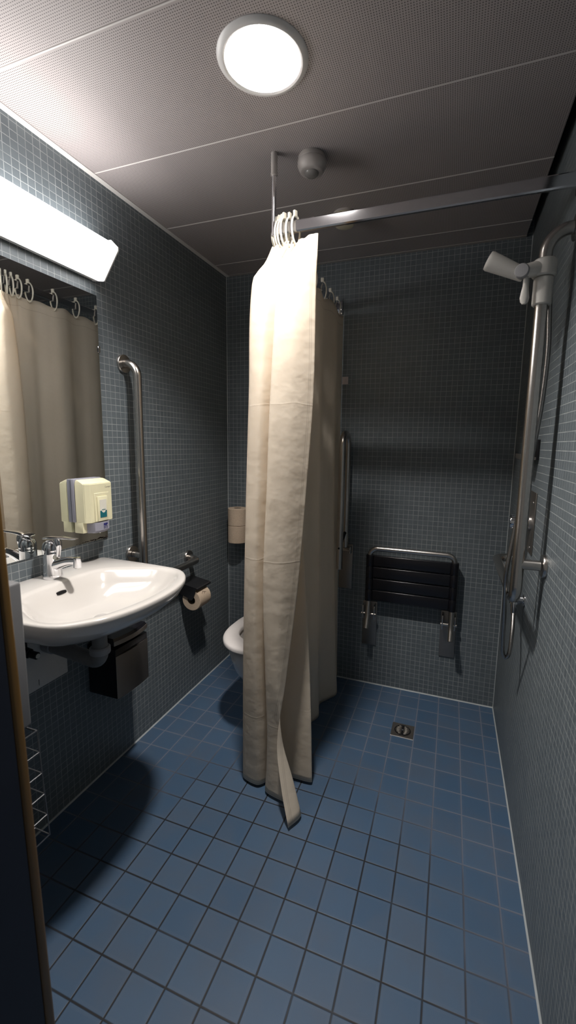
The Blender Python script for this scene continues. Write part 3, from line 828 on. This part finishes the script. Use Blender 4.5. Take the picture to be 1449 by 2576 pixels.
# slider with clamp lever
sl = link('slider', Cy((px_, py_, 1.728), (px_, py_, 1.800), .0245, bev=.003), 'plastic', sr_)
bm = bmesh.new()
cyl(bm, (px_, py_, 1.801), (px_, py_, 1.846), .030, 30, .004)
link('slider_collar', bm, 'plastic', sl)
link('slider_arm', T([(px_-.012, py_-.006, 1.823), (px_-.036, py_-.018, 1.818), (px_-.052, py_-.024, 1.815)], [.021, .019, .017], seg=18), 'plastic', sl)
link('clamp_knob', Lt([(0, 0), (.0175, 0), (.0185, .004), (.0185, .026), (.016, .030), (0, .031)], (px_-.053, py_-.012, 1.815), (-.25, -1, -.1), seg=30), 'grey', sl)
link('clamp_lever', loft(bmesh.new(), [[(px_-.046+w*math.cos(2*PI*k/14), py_-.024+.005*math.sin(2*PI*k/14), z) for k in range(14)] for z, w in ((1.802, .006), (1.775, .007), (1.762, .0095), (1.745, .012), (1.734, .010), (1.729, .005))]), 'plastic', sl)
# hand shower with hose
hs = thing('hand_shower', 'white hand shower held in the slider of the shower rail', 'hand shower', (px_-.06, py_-.02, 1.82))
hd0, hd1 = Vector((px_-.048, py_-.0, 1.812)), Vector((1.322, py_-.0, 1.862))
L_ = (hd1-hd0).length
link('head', Lt([(0, 0), (.017, 0), (.0185, .006), (.0255, L_-.012), (.0262, L_-.006), (.0245, L_), (.020, L_-.002), (0, L_-.002)], hd0, hd1-hd0, seg=36), 'plastic', hs)
HP = [(px_+.018, .196, 1.805), (px_+.028, .212, 1.70), (px_+.033, .214, 1.60), (px_+.028, .214, 1.45), (px_+.014, .214, 1.30), (px_-.004, .214, 1.15), (px_-.018, .214, 1.03),
      (1.441, .216, .95), (1.446, .243, .875), (1.455, .290, .785), (1.467, .360, .660), (1.473, .384, .612), (1.483, .388, .594), (1.493, .382, .616), (1.500, .405, .680), (1.5045, .448, .742)]
link('hose', T(spline(HP, 10), .0068, seg=12), 'hose', hs, angle=80)
link('hose_nut', Lt([(0, 0), (.0085, 0), (.0105, .03), (.0105, .04), (0, .04)], (1.5045, .449, .736), (-.02, .06, 1)), 'chrome', hs)
# wall outlet for the hose
oy, oz = .455, .792
wo = thing('hose_outlet', 'chrome wall outlet elbow feeding the shower hose', 'wall outlet', (W, oy, oz))
link('rosette', Lt([(0, 0), (.021, 0), (.021, .004), (.0165, .0065), (0, .0065)], (W-.0006, oy, oz), (-1, 0, 0)), 'chrome', wo)
link('elbow', T(fillet([(W-.007, oy, oz), (1.5045, oy, oz), (1.5045, oy-.002, .7755)], .012), .0150, seg=20), 'chrome', wo)
# mixer
mx = thing('shower_mixer', 'flush shower mixer plate with a round chrome knob on the right wall', 'mixer', (W, .485, 1.045))
link('plate', B((W-.0045, .398, .972), (W-.0006, .572, 1.186), .0015), 'steel_dark', mx)
kn = link('knob', Lt([(0, .0), (.027, 0), (.027, .008), (.0225, .011), (.0225, .028), (.0205, .029), (.0205, .031), (.0235, .032), (.0235, .062), (.021, .066), (0, .067)], (W-.0046, .462, 1.075), (-1, 0, 0), seg=36), 'chrome', mx)
bm = bmesh.new()
for k in range(12):
    a = 2*PI*k/12; c = Vector((W-.037, .462+.0237*math.cos(a), 1.075+.0237*math.sin(a)))
    tube(bm, [c, c+Vector((-.029, 0, 0))], .0016, seg=6)
link('knob_ribs', bm, 'chrome', kn)
for y, z in ((.43, 1.150), (.43, .992)): link('screw', Cy((W-.0046, y, z), (W-.0066, y, z), .004), 'chrome', mx)
# soap dish
sdh = thing('soap_dish', 'dark metal soap dish on the right wall above the shower mixer', 'soap dish', (W, .49, 1.297))
link('back_plate', B((W-.010, .432, 1.297), (W-.0006, .560, 1.366), .0015), 'dark', sdh)
link('tray', Pr([(W-.0102, 1.3065), (W-.0102, 1.297), (W-.052, 1.297), (W-.057, 1.301), (W-.057, 1.316), (W-.0545, 1.316), (W-.0545, 1.303), (W-.051, 1.2995), (W-.0125, 1.2995), (W-.0125, 1.3065)], .432, .560, 'y'), 'steel_dark', sdh, smooth=False)

# ------------------------------------------------------------------ floor drain
dr = thing('floor_drain', 'square steel floor drain with a round slotted grate', 'drain', (1.12, .702, 0))
link('plate', B((1.068, .652, -.002), (1.170, .752, .0022), .0008, 1), 'steel_dark', dr)
gt = link('grate', Cy((1.119, .702, .0023), (1.119, .702, .0040), .038, seg=40, bev=.0006), 'dark', dr)
bm = bmesh.new()
for k in range(7):
    y = .702+(k-3)*.0088; hw = math.sqrt(max(0, .033**2-(y-.702)**2))
    for e in (-1, 1):
        if hw > .008: box(bm, (1.119+(e*hw if e < 0 else .0045), y-.0018, .0041), (1.119+(-.0045 if e < 0 else hw), y+.0018, .0050), .0006, 1)
link('grate_bars', bm, 'steel_dark', gt)
link('screw', Cy((1.119, .702, .0041), (1.119, .702, .0056), .0042), 'chrome', gt)
struct('trim_10', B((1.067, .6498, .0), (1.171, .6518, .0026)), 'trimw')

# ------------------------------------------------------------------ towel dispenser and wire basket on the front wall
pd = thing('towel_dispenser', 'grey paper towel dispenser on the wall beside the doorway', 'dispenser', (.27, YF, .712))
tX, tY = .418, -.600
bm = bmesh.new()
box(bm, (.15, YF+.001, .712), (tX, tY, 1.043), .006, 3)
link('housing', bm, 'greyd', pd)
link('side_niche', B((tX+.0002, YF+.02, .752), (tX+.003, tY-.030, .985), .001), 'grey', pd)
link('cup_tube', Lt([(0, 0), (.020, 0), (.0215, .003), (.0215, .222), (.019, .226), (0, .226)], (tX-.002, tY-.060, .757), (0, 0, 1), seg=28), 'plastic', pd)
link('tube_cap', Lt([(0, 0), (.023, 0), (.023, .016), (0, .018)], (tX-.002, tY-.060, .9835), (0, 0, 1), seg=28), 'black', pd)
wbk = thing('wire_basket', 'empty wire waste basket below the paper towel dispenser', 'basket', (.29, YF, .44))
x0, x1, ya, yb, zb, zt = .165, .430, YF+.0024, tY, .445, .700
def wires(lines, r): 
    bm = bmesh.new()
    for l in lines: tube(bm, l, r, seg=8)
    return bm
link('rim', wires([[(x0, ya, zt), (x1, ya, zt), (x1, yb, zt), (x0, yb, zt), (x0, ya, zt)]], .0020), 'wire', wbk)
link('bottom', wires([[(x0+.008, ya, zb), (x1+.016, ya, zb), (x1+.016, yb, zb), (x0+.008, yb, zb), (x0+.008, ya, zb)]]+[[(x0+.008+.0455*k, ya, zb), (x0+.008+.0455*k, yb, zb)] for k in range(1, 6)], .0016), 'wire', wbk)
link('side_wires', wires([[(x1+.016*t, ya, zt+(zb-zt)*t), (x1+.016*t, yb, zt+(zb-zt)*t)] for t in (.2, .4, .6, .8)]+[[(x0+.008*t, ya, zt+(zb-zt)*t), (x0+.008*t, yb, zt+(zb-zt)*t)] for t in (.2, .4, .6, .8)]+
     [[(x0+.008*t, yb, zt+(zb-zt)*t), (x1+.016*t, yb, zt+(zb-zt)*t)] for t in (.2, .4, .6, .8)], .0011), 'wire', wbk)
for l in [[(x1, yb, zt), (x1+.016, yb, zb)], [(x0, yb, zt), (x0+.008, yb, zb)], [(x1, ya, zt), (x1+.016, ya, zb)], [(x0, ya, zt), (x0+.008, ya, zb)]]+\
     [[(x0+(x1-x0)*k/5, yb, zt), (x0+.008+(x1+.008-x0)*k/5, yb, zb)] for k in range(1, 5)]:
    link('upright', wires([l], .0013), 'wire', wbk)

# ------------------------------------------------------------------ camera
R = Matrix(((0.93957279, 0.34206413, 0.01396752), (-0.33686323, 0.93102151, -0.14043545), (-0.061042, 0.12724419, 0.98999131)))
Bm = Matrix(((1, 0, 0), (0, 0, -1), (0, 1, 0)))
MM = Bm @ R
f, cx, cy = 1076.4748, 743.1566, 1269.9168
cam = bpy.data.cameras.new('camera'); co = bpy.data.objects.new('camera', cam); COL.objects.link(co)
rx, ryv, rz = MM[0], -MM[1], -MM[2]
m3 = Matrix((rx, ryv, rz)).transposed()
co.matrix_world = Matrix.Translation((1.25973639, -1.22494622, 1.33906584)) @ m3.to_4x4()
cam.sensor_fit = 'VERTICAL'; cam.sensor_height = 36; cam.lens = f/2576*36
cam.shift_x = -(cx-724.5)/2576; cam.shift_y = (cy-1288)/2576
cam.clip_start = .02; cam.clip_end = 30
cam.dof.use_dof = True; cam.dof.focus_distance = 1.7; cam.dof.aperture_fstop = 3.2
sc.camera = co

# ------------------------------------------------------------------ world and view
w = bpy.data.worlds.new('world'); sc.world = w; w.use_nodes = True
w.node_tree.nodes['Background'].inputs[0].default_value = (1, .96, .91, 1)
w.node_tree.nodes['Background'].inputs[1].default_value = .13
vs = sc.view_settings
vs.view_transform = 'Standard'; vs.look = 'None'; vs.gamma = 1; vs.use_curve_mapping = False
vs.exposure = 0.
sc.cycles.use_denoising = True
sc.cycles.max_bounces = 10; sc.cycles.diffuse_bounces = 5; sc.cycles.glossy_bounces = 5
sc.cycles.sample_clamp_indirect = 8
for o in COL.objects:
    if '_o' in o: del o['_o']
